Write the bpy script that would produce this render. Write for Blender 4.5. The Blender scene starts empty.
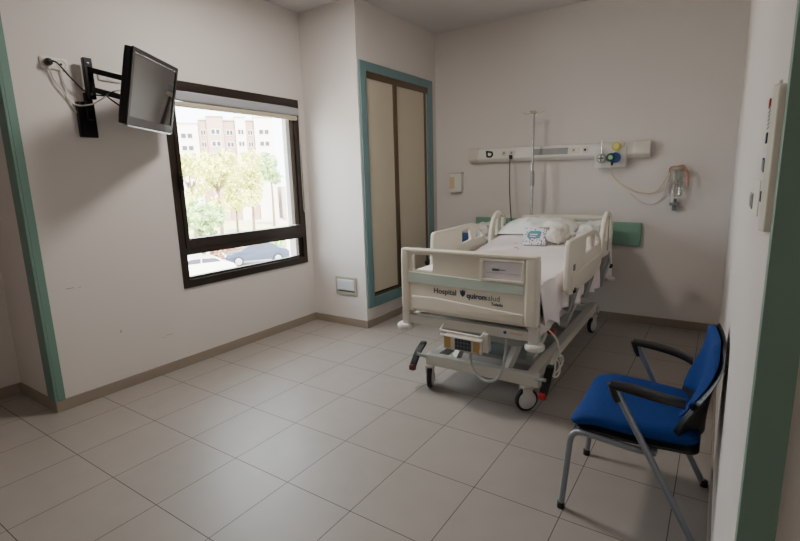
import bpy, bmesh, math, random
from mathutils import Vector, Matrix, noise
random.seed(7)
C = bpy.context.scene.collection
PI = math.pi
# ------------------------------------------------------------------ materials
def srgb(r, g, b):
    f = lambda c: c/12.92 if c <= .04045 else ((c+.055)/1.055)**2.4
    return (f(r/255), f(g/255), f(b/255), 1)
def mat(name, col, rough=.5, metal=0, spec=.5, bump=0, bscale=60, var=0, vscale=4, coat=0, emit=None, es=0, trans=0, alpha=1):
    m = bpy.data.materials.new(name); m.use_nodes = True
    nt = m.node_tree; b = nt.nodes['Principled BSDF']
    b.inputs['Base Color'].default_value = srgb(*col)
    b.inputs['Roughness'].default_value = rough
    b.inputs['Metallic'].default_value = metal
    b.inputs['Specular IOR Level'].default_value = spec
    b.inputs['Coat Weight'].default_value = coat
    b.inputs['Transmission Weight'].default_value = trans
    b.inputs['Alpha'].default_value = alpha
    if emit:
        b.inputs['Emission Color'].default_value = srgb(*emit); b.inputs['Emission Strength'].default_value = es
    tc = nt.nodes.new('ShaderNodeTexCoord')
    if bump:
        n = nt.nodes.new('ShaderNodeTexNoise'); n.inputs['Scale'].default_value = bscale; n.inputs['Detail'].default_value = 6
        bp = nt.nodes.new('ShaderNodeBump'); bp.inputs['Strength'].default_value = bump; bp.inputs['Distance'].default_value = .01
        nt.links.new(tc.outputs['Object'], n.inputs['Vector']); nt.links.new(n.outputs['Fac'], bp.inputs['Height'])
        nt.links.new(bp.outputs['Normal'], b.inputs['Normal'])
    if var:
        n = nt.nodes.new('ShaderNodeTexNoise'); n.inputs['Scale'].default_value = vscale; n.inputs['Detail'].default_value = 4
        mx = nt.nodes.new('ShaderNodeMix'); mx.data_type = 'RGBA'
        mx.inputs[6].default_value = srgb(*[max(0, c*(1-var)) for c in col]); mx.inputs[7].default_value = srgb(*[min(255, c*(1+var)) for c in col])
        nt.links.new(tc.outputs['Object'], n.inputs['Vector']); nt.links.new(n.outputs['Fac'], mx.inputs[0]); nt.links.new(mx.outputs[2], b.inputs['Base Color'])
    return m
WALL = mat('painted_plaster', (217, 211, 207), .6, spec=.3, bump=.06, bscale=35, var=.012, vscale=1.3)
CEIL = mat('ceiling_paint', (205, 203, 202), .8)
BASEB = mat('skirting_tile', (150, 139, 126), .45, var=.03, vscale=6)
TEAL = mat('teal_paint', (110, 139, 142), .4, bump=.03, bscale=20)
TEALD = mat('green_paint', (62, 108, 88), .4, bump=.03, bscale=20)
WFRAME = mat('bronze_aluminium', (50, 40, 34), .35, metal=.35)
WGASK = mat('gasket_brown', (76, 64, 52), .5)
BLIND = mat('blind_box_grey', (158, 160, 166), .5)
BLINDC = mat('blind_bar_cream', (196, 184, 160), .5)
DOORP = mat('wardrobe_laminate', (200, 190, 170), .5, var=.015, vscale=2)
DOORT = mat('wardrobe_track_bronze', (112, 96, 76), .35, metal=.5)
DARK = mat('dark_shadow_gap', (30, 27, 24), .7)
BLK = mat('black_plastic', (18, 18, 20), .4)
BLKM = mat('black_metal', (20, 20, 22), .35, metal=.3)
SCREEN = mat('tv_glass_screen', (14, 14, 16), .04, spec=.9, coat=.6)
GLOSSB = mat('tv_gloss_bezel', (24, 24, 28), .15)
SILV = mat('silver_trim', (170, 172, 176), .3, metal=.7)
WPL = mat('white_plastic', (222, 220, 214), .4)
OFFW = mat('offwhite_plastic', (205, 200, 188), .4)
BEDP = mat('bed_moulded_plastic', (224, 218, 203), .4, bump=.02, bscale=90)
BEDM = mat('bed_painted_steel', (206, 204, 196), .4, metal=.05)
BEDM2 = mat('bed_grey_steel', (166, 170, 168), .4, metal=.2)
MINT = mat('mint_band', (196, 212, 203), .45)
SHEET = mat('white_cotton', (240, 232, 234), .85, bump=.12, bscale=14)
PILL = mat('pillow_cotton', (236, 236, 232), .85, bump=.15, bscale=12)
MATT = mat('mattress_cover', (190, 190, 188), .7)
RUB = mat('rubber_black', (25, 25, 26), .6)
WHEELC = mat('wheel_disc_grey', (200, 202, 204), .4)
RED = mat('red_plastic', (176, 38, 42), .4)
GRN = mat('green_plastic', (40, 120, 80), .4)
YEL = mat('amber_panel', (180, 146, 90), .45)
GREYK = mat('grey_keypad', (92, 100, 112), .4)
CHROME = mat('chrome_tube', (190, 190, 188), .2, metal=.9)
CHAIRM = mat('silver_painted_tube', (140, 146, 154), .35, metal=.5)
BLUE = mat('blue_fabric', (14, 54, 122), .75, bump=.25, bscale=350, var=.06, vscale=9, spec=.25)
BLUE2 = mat('blue_vinyl', (40, 82, 132), .6)
NAVY = mat('navy_print', (40, 52, 84), .6)
GREYP = mat('grey_print', (96, 102, 116), .6)
SLATE = mat('grey_lens', (128, 130, 132), .4)
TUBEM = mat('amber_tube', (222, 200, 172), .35)
TUBEW = mat('clear_tube', (212, 206, 198), .35)
REDT = mat('orange_red_tube', (190, 126, 104), .4)
YELK = mat('yellow_dial', (196, 180, 70), .4)
GRNK = mat('dark_green_body', (22, 70, 60), .4)
BLUEK = mat('blue_body', (40, 70, 140), .4)
PAPER = mat('printed_card', (236, 232, 238), .7)
BEIGE = mat('beige_roll', (206, 176, 156), .7)
TEALC = mat('teal_label', (70, 150, 160), .5)
def glassmat(name, tint=(255, 255, 255), gl=.08):
    m = bpy.data.materials.new(name); m.use_nodes = True; nt = m.node_tree
    nt.nodes.remove(nt.nodes['Principled BSDF'])
    o = nt.nodes['Material Output']; t = nt.nodes.new('ShaderNodeBsdfTransparent'); g = nt.nodes.new('ShaderNodeBsdfGlossy')
    t.inputs['Color'].default_value = srgb(*tint); g.inputs['Roughness'].default_value = .02
    mx = nt.nodes.new('ShaderNodeMixShader'); mx.inputs[0].default_value = gl
    nt.links.new(t.outputs[0], mx.inputs[1]); nt.links.new(g.outputs[0], mx.inputs[2]); nt.links.new(mx.outputs[0], o.inputs['Surface'])
    return m
GLASS = glassmat('window_glass', (246, 250, 250), .05)
CLEARP = glassmat('clear_plastic', (242, 242, 240), .10)
def math_node(nt, op, a, b=None):
    n = nt.nodes.new('ShaderNodeMath'); n.operation = op
    for i, v in enumerate((a, b)):
        if v is None: continue
        if isinstance(v, (int, float)): n.inputs[i].default_value = v
        else: nt.links.new(v, n.inputs[i])
    return n.outputs[0]
TX0, TDX, TY0, TDY = -3.2747, .3999, .9907, .4426
def floor_mat():
    m = bpy.data.materials.new('porcelain_floor_tiles'); m.use_nodes = True; nt = m.node_tree; b = nt.nodes['Principled BSDF']
    tc = nt.nodes.new('ShaderNodeTexCoord'); sp = nt.nodes.new('ShaderNodeSeparateXYZ'); nt.links.new(tc.outputs['Object'], sp.inputs[0])
    def line(o, o0, d, w):
        u = math_node(nt, 'DIVIDE', math_node(nt, 'SUBTRACT', o, o0-40*d), d)
        f = math_node(nt, 'FRACT', u)
        e = math_node(nt, 'MINIMUM', f, math_node(nt, 'SUBTRACT', 1.0, f))
        return math_node(nt, 'LESS_THAN', e, w/d/2), math_node(nt, 'FLOOR', u)
    lx, ix = line(sp.outputs[0], TX0, TDX, .0036); ly, iy = line(sp.outputs[1], TY0, TDY, .0036)
    g = math_node(nt, 'MAXIMUM', lx, ly)
    cb = nt.nodes.new('ShaderNodeCombineXYZ'); nt.links.new(ix, cb.inputs[0]); nt.links.new(iy, cb.inputs[1])
    wn = nt.nodes.new('ShaderNodeTexWhiteNoise'); nt.links.new(cb.outputs[0], wn.inputs['Vector'])
    no = nt.nodes.new('ShaderNodeTexNoise'); no.inputs['Scale'].default_value = 7; no.inputs['Detail'].default_value = 8; nt.links.new(tc.outputs['Object'], no.inputs['Vector'])
    no2 = nt.nodes.new('ShaderNodeTexNoise'); no2.inputs['Scale'].default_value = 160; no2.inputs['Detail'].default_value = 3; nt.links.new(tc.outputs['Object'], no2.inputs['Vector'])
    v = math_node(nt, 'ADD', math_node(nt, 'MULTIPLY', wn.outputs['Value'], .12), math_node(nt, 'ADD', math_node(nt, 'MULTIPLY', no.outputs['Fac'], .5), math_node(nt, 'MULTIPLY', no2.outputs['Fac'], .35)))
    mx = nt.nodes.new('ShaderNodeMix'); mx.data_type = 'RGBA'; mx.inputs[6].default_value = srgb(146, 139, 133); mx.inputs[7].default_value = srgb(167, 160, 153); nt.links.new(v, mx.inputs[0])
    m2 = nt.nodes.new('ShaderNodeMix'); m2.data_type = 'RGBA'; nt.links.new(g, m2.inputs[0]); nt.links.new(mx.outputs[2], m2.inputs[6]); m2.inputs[7].default_value = srgb(78, 68, 62)
    nt.links.new(m2.outputs[2], b.inputs['Base Color'])
    r = math_node(nt, 'ADD', math_node(nt, 'MULTIPLY', g, .4), math_node(nt, 'ADD', .33, math_node(nt, 'MULTIPLY', no2.outputs['Fac'], .12)))
    nt.links.new(r, b.inputs['Roughness']); b.inputs['Specular IOR Level'].default_value = .5
    bp = nt.nodes.new('ShaderNodeBump'); bp.inputs['Strength'].default_value = .25; bp.inputs['Distance'].default_value = .002; bp.invert = True
    nt.links.new(g, bp.inputs['Height']); nt.links.new(bp.outputs['Normal'], b.inputs['Normal'])
    return m
FLOOR = floor_mat()
# ------------------------------------------------------------------ geometry helpers
ORG = {}
def finish(name, bm, m, parent=None, smooth=False, origin=None):
    """world-space bmesh -> one mesh object; a child shares its thing's origin"""
    if parent is not None: o0 = Vector(ORG[parent.name])
    elif origin is not None: o0 = Vector(origin)
    else: o0 = Vector((0, 0, 0))
    bmesh.ops.translate(bm, verts=bm.verts, vec=-o0)
    me = bpy.data.meshes.new(name); bm.to_mesh(me); bm.free()
    mats = m if isinstance(m, (list, tuple)) else [m]
    for mm in mats: me.materials.append(mm)
    if smooth:
        for p in me.polygons: p.use_smooth = True
        try: me.set_sharp_from_angle(angle=math.radians(40))
        except Exception: pass
    o = bpy.data.objects.new(name, me); C.objects.link(o)
    if parent is not None: o.parent = parent
    else: o.location = o0
    ORG[o.name] = tuple(o0)
    return o
def thing(name, label, cat, loc, group=None):
    o = bpy.data.objects.new(name, None); o.empty_display_size = .1; C.objects.link(o); o.location = loc
    ORG[o.name] = tuple(loc); o['label'] = label; o['category'] = cat
    if group: o['group'] = group
    return o
def tag(o, label, cat, group=None, kind=None):
    o['label'] = label; o['category'] = cat
    if group: o['group'] = group
    if kind: o['kind'] = kind
    return o
def struct(name, bm, m, parent=None, smooth=False):
    o = finish(name, bm, m, parent, smooth)
    if parent is None: o['kind'] = 'structure'
    return o
def dup(o, parent=None):
    c = o.copy(); C.objects.link(c); c.parent = parent; ORG[c.name] = ORG[o.name]
    for ch in list(o.children): dup(ch, c)
    return c
def add_box(bm, a, b, bev=0, seg=2):
    x0, y0, z0 = [min(p, q) for p, q in zip(a, b)]; x1, y1, z1 = [max(p, q) for p, q in zip(a, b)]
    g = bmesh.ops.create_cube(bm, size=1)['verts']
    for v in g: v.co = Vector((x0+(v.co.x+.5)*(x1-x0), y0+(v.co.y+.5)*(y1-y0), z0+(v.co.z+.5)*(z1-z0)))
    if bev:
        es = {e for v in g for e in v.link_edges}
        bmesh.ops.bevel(bm, geom=list(es), offset=bev, segments=seg, profile=.5, affect='EDGES')
    return bm
def box(a, b, bev=0, seg=2): return add_box(bmesh.new(), a, b, bev, seg)
def add_bar(bm, p, q, w, h, up=(0, 0, 1)):
    """rectangular bar from p to q, w wide and h tall"""
    p, q = Vector(p), Vector(q); d = (q-p); L = d.length; d.normalize()
    s = d.cross(Vector(up))
    if s.length < 1e-4: s = d.cross(Vector((0, 1, 0)))
    s.normalize(); u = s.cross(d)
    g = bmesh.ops.create_cube(bm, size=1)['verts']
    for v in g: v.co = p + d*((v.co.x+.5)*L) + s*(v.co.y*w) + u*(v.co.z*h)
    es = {e for v in g for e in v.link_edges}
    bmesh.ops.bevel(bm, geom=list(es), offset=min(w, h)*.12, segments=2, profile=.5, affect='EDGES')
    return bm
def smooth_path(pts, n=6):
    P = [Vector(p) for p in pts]; out = []
    for i in range(len(P)-1):
        a = P[max(i-1, 0)]; b = P[i]; c = P[i+1]; d = P[min(i+2, len(P)-1)]
        for k in range(n):
            t = k/n
            out.append(.5*((2*b)+(c-a)*t+(2*a-5*b+4*c-d)*t*t+(3*b-3*c+d-a)*t**3))
    out.append(P[-1]); return out
def fillet_path(pts, r, n=6):
    P = [Vector(p) for p in pts]; out = [P[0]]
    for i in range(1, len(P)-1):
        a, b, c = P[i-1], P[i], P[i+1]; u = (a-b); v = (c-b); rr = min(r, u.length*.49, v.length*.49)
        s = b+u.normalized()*rr; e = b+v.normalized()*rr
        for k in range(n+1):
            t = k/n; out.append(s*(1-t)**2+b*2*t*(1-t)+e*t*t)
    out.append(P[-1]); return out
def add_tube(bm, pts, r, seg=10, cap=True):
    P = [Vector(p) for p in pts]; n = len(P); rings = []; prev = None
    for i, p in enumerate(P):
        d = (P[min(i+1, n-1)]-P[max(i-1, 0)]).normalized()
        if prev is None:
            u = d.cross(Vector((0, 0, 1)));
            if u.length < .05: u = d.cross(Vector((0, 1, 0)))
            u.normalize()
        else:
            u = prev-d*prev.dot(d); u.normalize()
        prev = u; w = d.cross(u); rr = r[i] if isinstance(r, (list, tuple)) else r
        rings.append([bm.verts.new(p+(u*math.cos(2*PI*k/seg)+w*math.sin(2*PI*k/seg))*rr) for k in range(seg)])
    for a, b in zip(rings, rings[1:]):
        for k in range(seg): bm.faces.new((a[k], a[(k+1) % seg], b[(k+1) % seg], b[k]))
    if cap: bm.faces.new(rings[0][::-1]); bm.faces.new(rings[-1])
    return bm
def tube(pts, r, seg=10): return add_tube(bmesh.new(), pts, r, seg)
def add_lathe(bm, prof, center, axis='z', seg=24):
    """prof = [(radius, height)] revolved about an axis through center"""
    c = Vector(center); A = {'x': (Vector((0, 1, 0)), Vector((0, 0, 1)), Vector((1, 0, 0))), 'y': (Vector((0, 0, 1)), Vector((1, 0, 0)), Vector((0, 1, 0))), 'z': (Vector((1, 0, 0)), Vector((0, 1, 0)), Vector((0, 0, 1)))}[axis]
    rings = []
    for r, h in prof:
        rings.append([bm.verts.new(c+A[0]*math.cos(2*PI*k/seg)*max(r, 1e-4)+A[1]*math.sin(2*PI*k/seg)*max(r, 1e-4)+A[2]*h) for k in range(seg)])
    for a, b in zip(rings, rings[1:]):
        for k in range(seg): bm.faces.new((a[k], a[(k+1) % seg], b[(k+1) % seg], b[k]))
    bm.faces.new(rings[0][::-1]); bm.faces.new(rings[-1])
    bmesh.ops.recalc_face_normals(bm, faces=bm.faces)
    return bm
def lathe(prof, center, axis='z', seg=24): return add_lathe(bmesh.new(), prof, center, axis, seg)
def round_poly(pts, r, n=5):
    P = [Vector((p[0], p[1])) for p in pts]; out = []; N = len(P)
    for i in range(N):
        a, b, c = P[i-1], P[i], P[(i+1) % N]; u = a-b; v = c-b
        rr = r[i] if isinstance(r, (list, tuple)) else r
        rr = min(rr, u.length*.48, v.length*.48)
        if rr < 1e-5: out.append(b); continue
        s = b+u.normalized()*rr; e = b+v.normalized()*rr
        for k in range(n+1):
            t = k/n; out.append(s*(1-t)**2+b*2*t*(1-t)+e*t*t)
    return out
def rect(x0, y0, x1, y1, r=.01, n=5): return round_poly([(x0, y0), (x1, y0), (x1, y1), (x0, y1)], r, n)
def plate(outer, holes, thick, M, bev=0):
    """flat 2-D outline with holes, given a thickness, placed by matrix M (plate's local z is its thickness)"""
    cu = bpy.data.curves.new('tmp', 'CURVE'); cu.dimensions = '2D'; cu.fill_mode = 'BOTH'; cu.extrude = max(thick/2-bev, 1e-5); cu.bevel_depth = bev; cu.bevel_resolution = 2
    if bev: cu.offset = -bev
    for L in [outer]+list(holes):
        s = cu.splines.new('POLY'); s.points.add(len(L)-1); s.use_cyclic_u = True
        for i, p in enumerate(L): s.points[i].co = (p[0], p[1], 0, 1)
    return curve_bm(cu, M)
def curve_bm(cu, M):
    o = bpy.data.objects.new('tmp', cu); C.objects.link(o)
    dg = bpy.context.evaluated_depsgraph_get(); me = bpy.data.meshes.new_from_object(o.evaluated_get(dg))
    bm = bmesh.new(); bm.from_mesh(me); bpy.data.objects.remove(o); bpy.data.meshes.remove(me)
    bmesh.ops.remove_doubles(bm, verts=bm.verts, dist=1e-5)
    bm.transform(M); bmesh.ops.recalc_face_normals(bm, faces=bm.faces); return bm
def text_bm(body, size, M, bold=0, align='LEFT', ext=.0006):
    cu = bpy.data.curves.new('tmp', 'FONT'); cu.body = body; cu.size = size; cu.extrude = ext; cu.offset = bold; cu.align_x = align; cu.resolution_u = 3
    return curve_bm(cu, M)
def frame_M(origin, xaxis, yaxis):
    x = Vector(xaxis).normalized(); y = Vector(yaxis).normalized(); z = x.cross(y)
    m = Matrix((x, y, z)).transposed().to_4x4(); m.translation = Vector(origin); return m
# plate facing -Y (x to the right, z up), at depth y
def MY(y): return frame_M((0, y, 0), (1, 0, 0), (0, 0, 1))
# plate in a plane x = const; local x is world y, local y is world z; normal +X
def MX(x): return frame_M((x, 0, 0), (0, 1, 0), (0, 0, 1))
def soft(a, b, r, n=14, f=None):
    """rounded box between corners a and b; f deforms each world vertex"""
    bm = bmesh.new(); bmesh.ops.create_cube(bm, size=2)
    bmesh.ops.subdivide_edges(bm, edges=bm.edges, cuts=n, use_grid_fill=True)
    c = (Vector(a)+Vector(b))/2; h = Vector([abs(q-p)/2 for p, q in zip(a, b)])
    rr = Vector([min(r if not isinstance(r, (tuple, list)) else r[i], h[i]) for i in range(3)])
    for v in bm.verts:
        p = Vector([v.co[i]*h[i] for i in range(3)])
        q = Vector([max(-(h[i]-rr[i]), min(h[i]-rr[i], p[i])) for i in range(3)])
        d = Vector([(p[i]-q[i])/rr[i] if rr[i] > 0 else 0 for i in range(3)])
        if d.length > 1e-6:
            # push onto the rounded shell
            m = max(abs(t) for t in d); d = d.normalized()*m
        p = Vector([q[i]+d[i]*rr[i] for i in range(3)])
        v.co = c+p
        if f: v.co = Vector(f(v.co))
    return bm
def nz(x, y, z, s=1.0): return noise.noise(Vector((x*s, y*s, z*s)))
# ------------------------------------------------------------------ room dimensions (metres)
XL, XP, YP, YB, XR, YC, YR, ZC = -3.556, -2.859, 3.625, 5.07, .068, 1.164, .892, 3.07
XLL, XRR, YF, T = -4.17, .72, -1.6, .2
struct('floor', box((XLL-.3, YF-.3, -.15), (XRR+.3, YB+.3, 0)), FLOOR)
struct('ceiling', box((XLL-.3, YF-.3, ZC), (XRR+.3, YB+.3, ZC+.15)), CEIL)
struct('wall_back', box((XL-T, YB, 0), (XRR+.3, YB+T, ZC)), WALL)
struct('wall_right', box((XR, YR, 0), (XRR+.3, YB, ZC)), WALL)
struct('wall_entry_right', box((XRR, YF, 0), (XRR+.3, YR, ZC)), WALL)
struct('wall_front', box((XLL-.3, YF-.3, 0), (XRR+.3, YF, ZC)), WALL)
struct('wall_entry_left', box((XLL-.3, YF, 0), (XLL, YC, ZC)), WALL)
struct('wall_pillar', box((XL-.1, YP, 0), (XP, YB, ZC)), WALL)
WY0, WY1, WZ0, WZ1 = 2.142, 3.54, .64, 2.255
bm = bmesh.new()
for a, b in (((XLL-.3, YC, 0), (XL, YC+.3, ZC)), ((XL-.24, YC+.3, 0), (XL, WY0, ZC)), ((XL-.24, WY1, 0), (XL, YB, ZC)), ((XL-.24, WY0, 0), (XL, WY1, WZ0)), ((XL-.24, WY0, WZ1), (XL, WY1, ZC))): add_box(bm, a, b)
wl = struct('wall_left', bm, WALL)
for (y, z, L, h) in ((1.341, .806, .05, .004), (1.40, .803, .02, .003), (1.62, .42, .006, .02), (1.98, .30, .05, .003), (1.93, .29, .03, .002)):
    finish('scuff_mark', box((XL, y-L/2, z), (XL+.0008, y+L/2, z+h)), mat('scuff_grey', (140, 132, 126), .8), wl)
# skirting
ZB = .077
struct('baseboard_left', box((XL, YC-.012, 0), (XL+.012, YP, ZB), .002), BASEB)
struct('baseboard_recess', box((XLL, YC-.012, 0), (XL+.001, YC, ZB), .002), BASEB)
struct('baseboard_entry_left', box((XLL, YF, 0), (XLL+.012, YC-.012, ZB), .002), BASEB)
struct('baseboard_pillar', box((XL+.012, YP-.012, 0), (XP+.012, YP, ZB), .002), BASEB)
struct('baseboard_wardrobe', box((XP, YP, 0), (XP+.012, YB, ZB), .002), BASEB)
struct('baseboard_back', box((XP+.012, YB-.012, 0), (XR, YB, ZB), .002), BASEB)
struct('baseboard_right', box((XR-.010, YR, 0), (XR, YB-.012, ZB), .002), BASEB)
# painted door frames on the two corners
bm = bmesh.new(); add_box(bm, (XL-.10, YC-.016, ZB), (XL+.016, YC, 2.95), .003); add_box(bm, (XL, YC, ZB), (XL+.016, YC+.045, 2.95), .003)
struct('trim_1', bm, mat('green_paint_left', (110, 143, 132), .45))
bm = bmesh.new(); add_box(bm, (XR-.003, YR-.016, 0), (XR+.046, YR, ZC), .001); add_box(bm, (XR-.003, YR, 0), (XR, YR+.02, ZC), .001)
struct('trim_2', bm, mat('green_paint_right', (120, 148, 136), .45))
# ------------------------------------------------------------------ window
bm = bmesh.new()
X0, X1 = XL-.07, XL+.012
def ring(bm, y0, z0, y1, z1, wl_, wr, wb, wt, xa, xb):
    add_box(bm, (xa, y0, z0), (xb, y0+wl_, z1), .002); add_box(bm, (xa, y1-wr, z0), (xb, y1, z1), .002)
    add_box(bm, (xa, y0+wl_, z0), (xb, y1-wr, z0+wb), .002); add_box(bm, (xa, y0+wl_, z1-wt), (xb, y1-wr, z1), .002)
ring(bm, WY0, WZ0, WY1, WZ1, .05, .05, .065, .07, X0, X1)
add_box(bm, (X0, WY0+.05, .908), (X1, WY1-.05, .962), .002)
win = struct('window_1', bm, WFRAME)
bm = bmesh.new(); ring(bm, WY0+.05, .962, WY1-.05, WZ1-.07, .035, .03, .075, .02, XL-.05, XL+.022)
finish('sash_frame', bm, WFRAME, win)
bm = bmesh.new(); add_box(bm, (XL-.045, 3.405, 1.045), (XL+.004, 3.457, 2.16), .003)
finish('sash_gasket', bm, WGASK, win)
bm = bmesh.new(); ring(bm, WY0+.05, .705, WY1-.05, .908, .02, .05, .02, .006, XL-.05, XL-.01)
finish('lower_glazing_bead', bm, WFRAME, win)
finish('upper_pane', box((XL-.035, 2.2, 1.03), (XL-.029, 3.42, 2.17)), GLASS, win)
finish('lower_pane', box((XL-.035, 2.2, .715), (XL-.029, 3.46, .906)), GLASS, win)
bm = box((XL+.022, 2.183, 1.47), (XL+.034, 2.217, 1.56), .003); add_box(bm, (XL+.034, 2.19, 1.42), (XL+.055, 2.21, 1.54), .005)
finish('window_handle', bm, BLK, win, True)
bl = thing('roller_blind', 'grey roller blind rolled up at the top of the window', 'blind', (XL, 2.85, 2.06))
bm = soft((XL+.014, 2.17, 2.095), (XL+.06, 3.50, 2.175), .02, 8); finish('blind_roll', bm, BLIND, bl, True)
finish('bottom_bar', box((XL+.022, 2.19, 2.055), (XL+.05, 3.48, 2.094), .006), BLINDC, bl, True)
bm = tube(smooth_path([(XL+.045, 3.505, 2.13), (XL+.03, 3.51, 1.7), (XL+.025, 3.512, 1.25), (XL+.025, 3.523, 1.17), (XL+.025, 3.535, 1.25), (XL+.03, 3.53, 1.7), (XL+.045, 3.515, 2.13)]), .003, 6)
finish('pull_chain', bm, OFFW, bl, True)
# ------------------------------------------------------------------ wardrobe in the wall
w = thing('built_in_wardrobe', 'built-in wardrobe with teal frame and two cream sliding doors', 'wardrobe', (XP, 4.3, .2))
D0, D1, DZ0, DZ1 = 3.645, 4.965, .2, 2.545
bm = bmesh.new(); ring(bm, D0, DZ0, D1, DZ1, .09, .10, .105, .085, XP, XP+.022)
finish('door_frame', bm, TEAL, w)
finish('sliding_track', box((XP, D0+.09, 2.40), (XP+.016, D1-.10, DZ1-.085), .002), DOORT, w)
finish('sliding_track', box((XP, D0+.09, DZ0+.105), (XP+.012, D1-.1, .33), .001), DOORT, w)
dd = finish('sliding_door', box((XP, 3.742, .345), (XP+.008, 4.19, 2.40), .001), DOORP, w)
finish('pull_profile', box((XP+.002, 4.175, .335), (XP+.017, 4.245, 2.40), .003), DOORT, dd)
dd = finish('sliding_door', box((XP, 4.245, .345), (XP+.005, 4.79, 2.40), .001), DOORP, w)
finish('pull_profile', box((XP+.001, 4.79, .335), (XP+.012, 4.83, 2.40), .003), DOORT, dd)
finish('bottom_gap', box((XP, 3.74, .33), (XP+.009, 4.86, .345)), DARK, w)
# ------------------------------------------------------------------ wall vent / step light on the pillar
v = thing('wall_light', 'square recessed step light in grey frame low on the pillar', 'light', (-3.105, YP, .32))
finish('light_frame', plate(rect(-3.245, .322, -2.975, .505, .006), [rect(-3.222, .345, -2.998, .482, .004)], .014, MY(YP-.007), .002), mat('grey_beige_frame', (168, 164, 150), .4), v)
finish('light_lens', soft((-3.222, YP-.022, .364), (-2.998, YP, .482), .012, 6), mat('frosted_lens', (206, 210, 218), .35), v, True)
finish('light_slot', box((-3.215, YP-.004, .352), (-3.005, YP, .366)), DARK, v)
# ------------------------------------------------------------------ television and bracket
def tvM():
    c = Vector((-3.213, 1.879, 2.063)); yaw, t = 2.166, .218
    r = Vector((math.cos(yaw), math.sin(yaw), 0)); n = Vector((r.y, -r.x, 0)); up = Vector((0, 0, 1))*math.cos(t)+n*math.sin(t)
    return frame_M(c, r, up)
TM = tvM()
tv = thing('television', 'black flat television angled down on a wall arm beside the window', 'television', (-3.25, 1.85, 1.83))
def tf(bm): bm.transform(TM); return bm
W2, H2 = .30, .232
bm = soft((-W2, -H2, -.055), (W2, H2, -.004), .014, 8); finish('casing', tf(bm), BLK, tv, True)
bm = plate(rect(-W2, -H2, W2, H2, .012), [rect(-W2+.03, -H2+.055, W2-.03, H2-.03, .003)], .012, Matrix.Translation((0, 0, 0)), .003)
finish('bezel', tf(bm), GLOSSB, tv)
finish('screen', tf(box((-W2+.028, -H2+.052, -.005), (W2-.028, H2-.028, .001))), SCREEN, tv)
finish('lower_trim', tf(soft((-W2+.02, -H2-.008, -.03), (W2-.02, -H2+.004, .004), .004, 6)), SILV, tv, True)
bm = soft((-W2+.05, -H2+.04, -.085), (W2-.1, H2-.05, -.05), .02, 8); finish('rear_housing', tf(bm), BLK, tv, True)
finish('speaker_slot', tf(box((W2-.024, -H2+.10, .005), (W2-.016, H2-.05, .0075))), BLK, tv)
br = thing('tv_wall_bracket', 'black double-arm wall bracket holding the television', 'bracket', (XL, 1.6, 1.79))
bm = box((XL, 1.535, 1.79), (XL+.035, 1.64, 2.015), .004); finish('wall_plate', bm, BLKM, br)
bm = box((XL+.035, 1.575, 1.90), (XL+.065, 1.62, 2.07), .004); add_box(bm, (XL+.05, 1.585, 2.03), (XL+.085, 1.638, 2.285), .004); finish('post', bm, BLKM, br)
back = TM @ Vector((-.10, .05, -.085)); back2 = TM @ Vector((-.12, -.07, -.085))
for z, q in ((2.215, back), (2.095, back2)):
    bm = add_bar(bmesh.new(), (XL+.07, 1.61, z), (q.x, q.y, q.z), .02, .034); finish('arm', bm, BLKM, br)
bm = box((-.18, -.16, -.098), (-.07, .12, -.083), .003); finish('mount_plate', tf(bm), BLKM, br)
bm = bmesh.new()
bm.free()
for z in (2.25, 2.06): finish('screw', lathe([(.008, 0), (.008, .006), (.004, .008)], (XL+.085, 1.61, z), 'x', 10), SILV, br, True)
# sockets
def sock(y0, y1, z0, z1, label, holes=2):
    s = thing('wall_socket', label, 'socket', (XL, (y0+y1)/2, z0))
    finish('socket_plate', soft((XL, y0, z0), (XL+.012, y1, z1), .008, 6), WPL, s, True)
    for k in range(holes):
        yc = y0+(y1-y0)*(k+.5)/holes; zc = (z0+z1)/2
        finish('socket_recess', lathe([(.027, 0), (.027, .003), (.022, .0032), (.020, -.006)], (XL+.0115, yc, zc), 'x', 20), OFFW, s, True)
    return s
s = sock(1.37, 1.525, 2.195, 2.268, 'white double wall socket with the black plug left of the bracket')
finish('socket_hole', box((XL+.012, 1.478, 2.226), (XL+.0155, 1.49, 2.238)), BLK, s)
sock(1.70, 1.85, 2.17, 2.24, 'white wall socket partly hidden behind the television arms', 1)
c = thing('power_cable', 'black power cable with round plug running from socket to television', 'cable', (XL+.03, 1.405, 2.232))
finish('plug', lathe([(.018, 0), (.022, .006), (.022, .03), (.012, .045), (.008, .05)], (XL+.012, 1.408, 2.232), 'x', 16), BLK, c, True)
tb = TM @ Vector((-.303, -.13, -.04))
finish('cord', tube(smooth_path([(XL+.05, 1.408, 2.232), (XL+.07, 1.44, 2.225), (XL+.055, 1.52, 2.14), (XL+.06, 1.6, 2.07), (XL+.16, 1.68, 2.05), (XL+.26, 1.66, 2.06), (XL+.30, 1.60, 2.03), (tb.x-.06, tb.y-.03, tb.z+.05), tuple(tb)], 8), .005, 8), BLK, c, True)
c = finish('aerial_cable', tube(smooth_path([(XL+.013, 1.41, 2.20), (XL+.02, 1.44, 2.12), (XL+.02, 1.52, 2.00), (XL+.10, 1.58, 1.99), (XL+.14, 1.63, 2.02), (XL+.17, 1.69, 2.07), (XL+.18, 1.74, 2.09)], 8), .0045, 8), WPL, origin=None, smooth=True)
tag(c, 'white cable sagging from the socket to behind the television', 'cable')
c = finish('aerial_cable', tube(smooth_path([(XL+.013, 1.475, 2.20), (XL+.01, 1.487, 2.12), (XL+.01, 1.50, 2.02), (XL+.012, 1.545, 1.93)], 8), .0045, 8), WPL, smooth=True)
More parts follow.
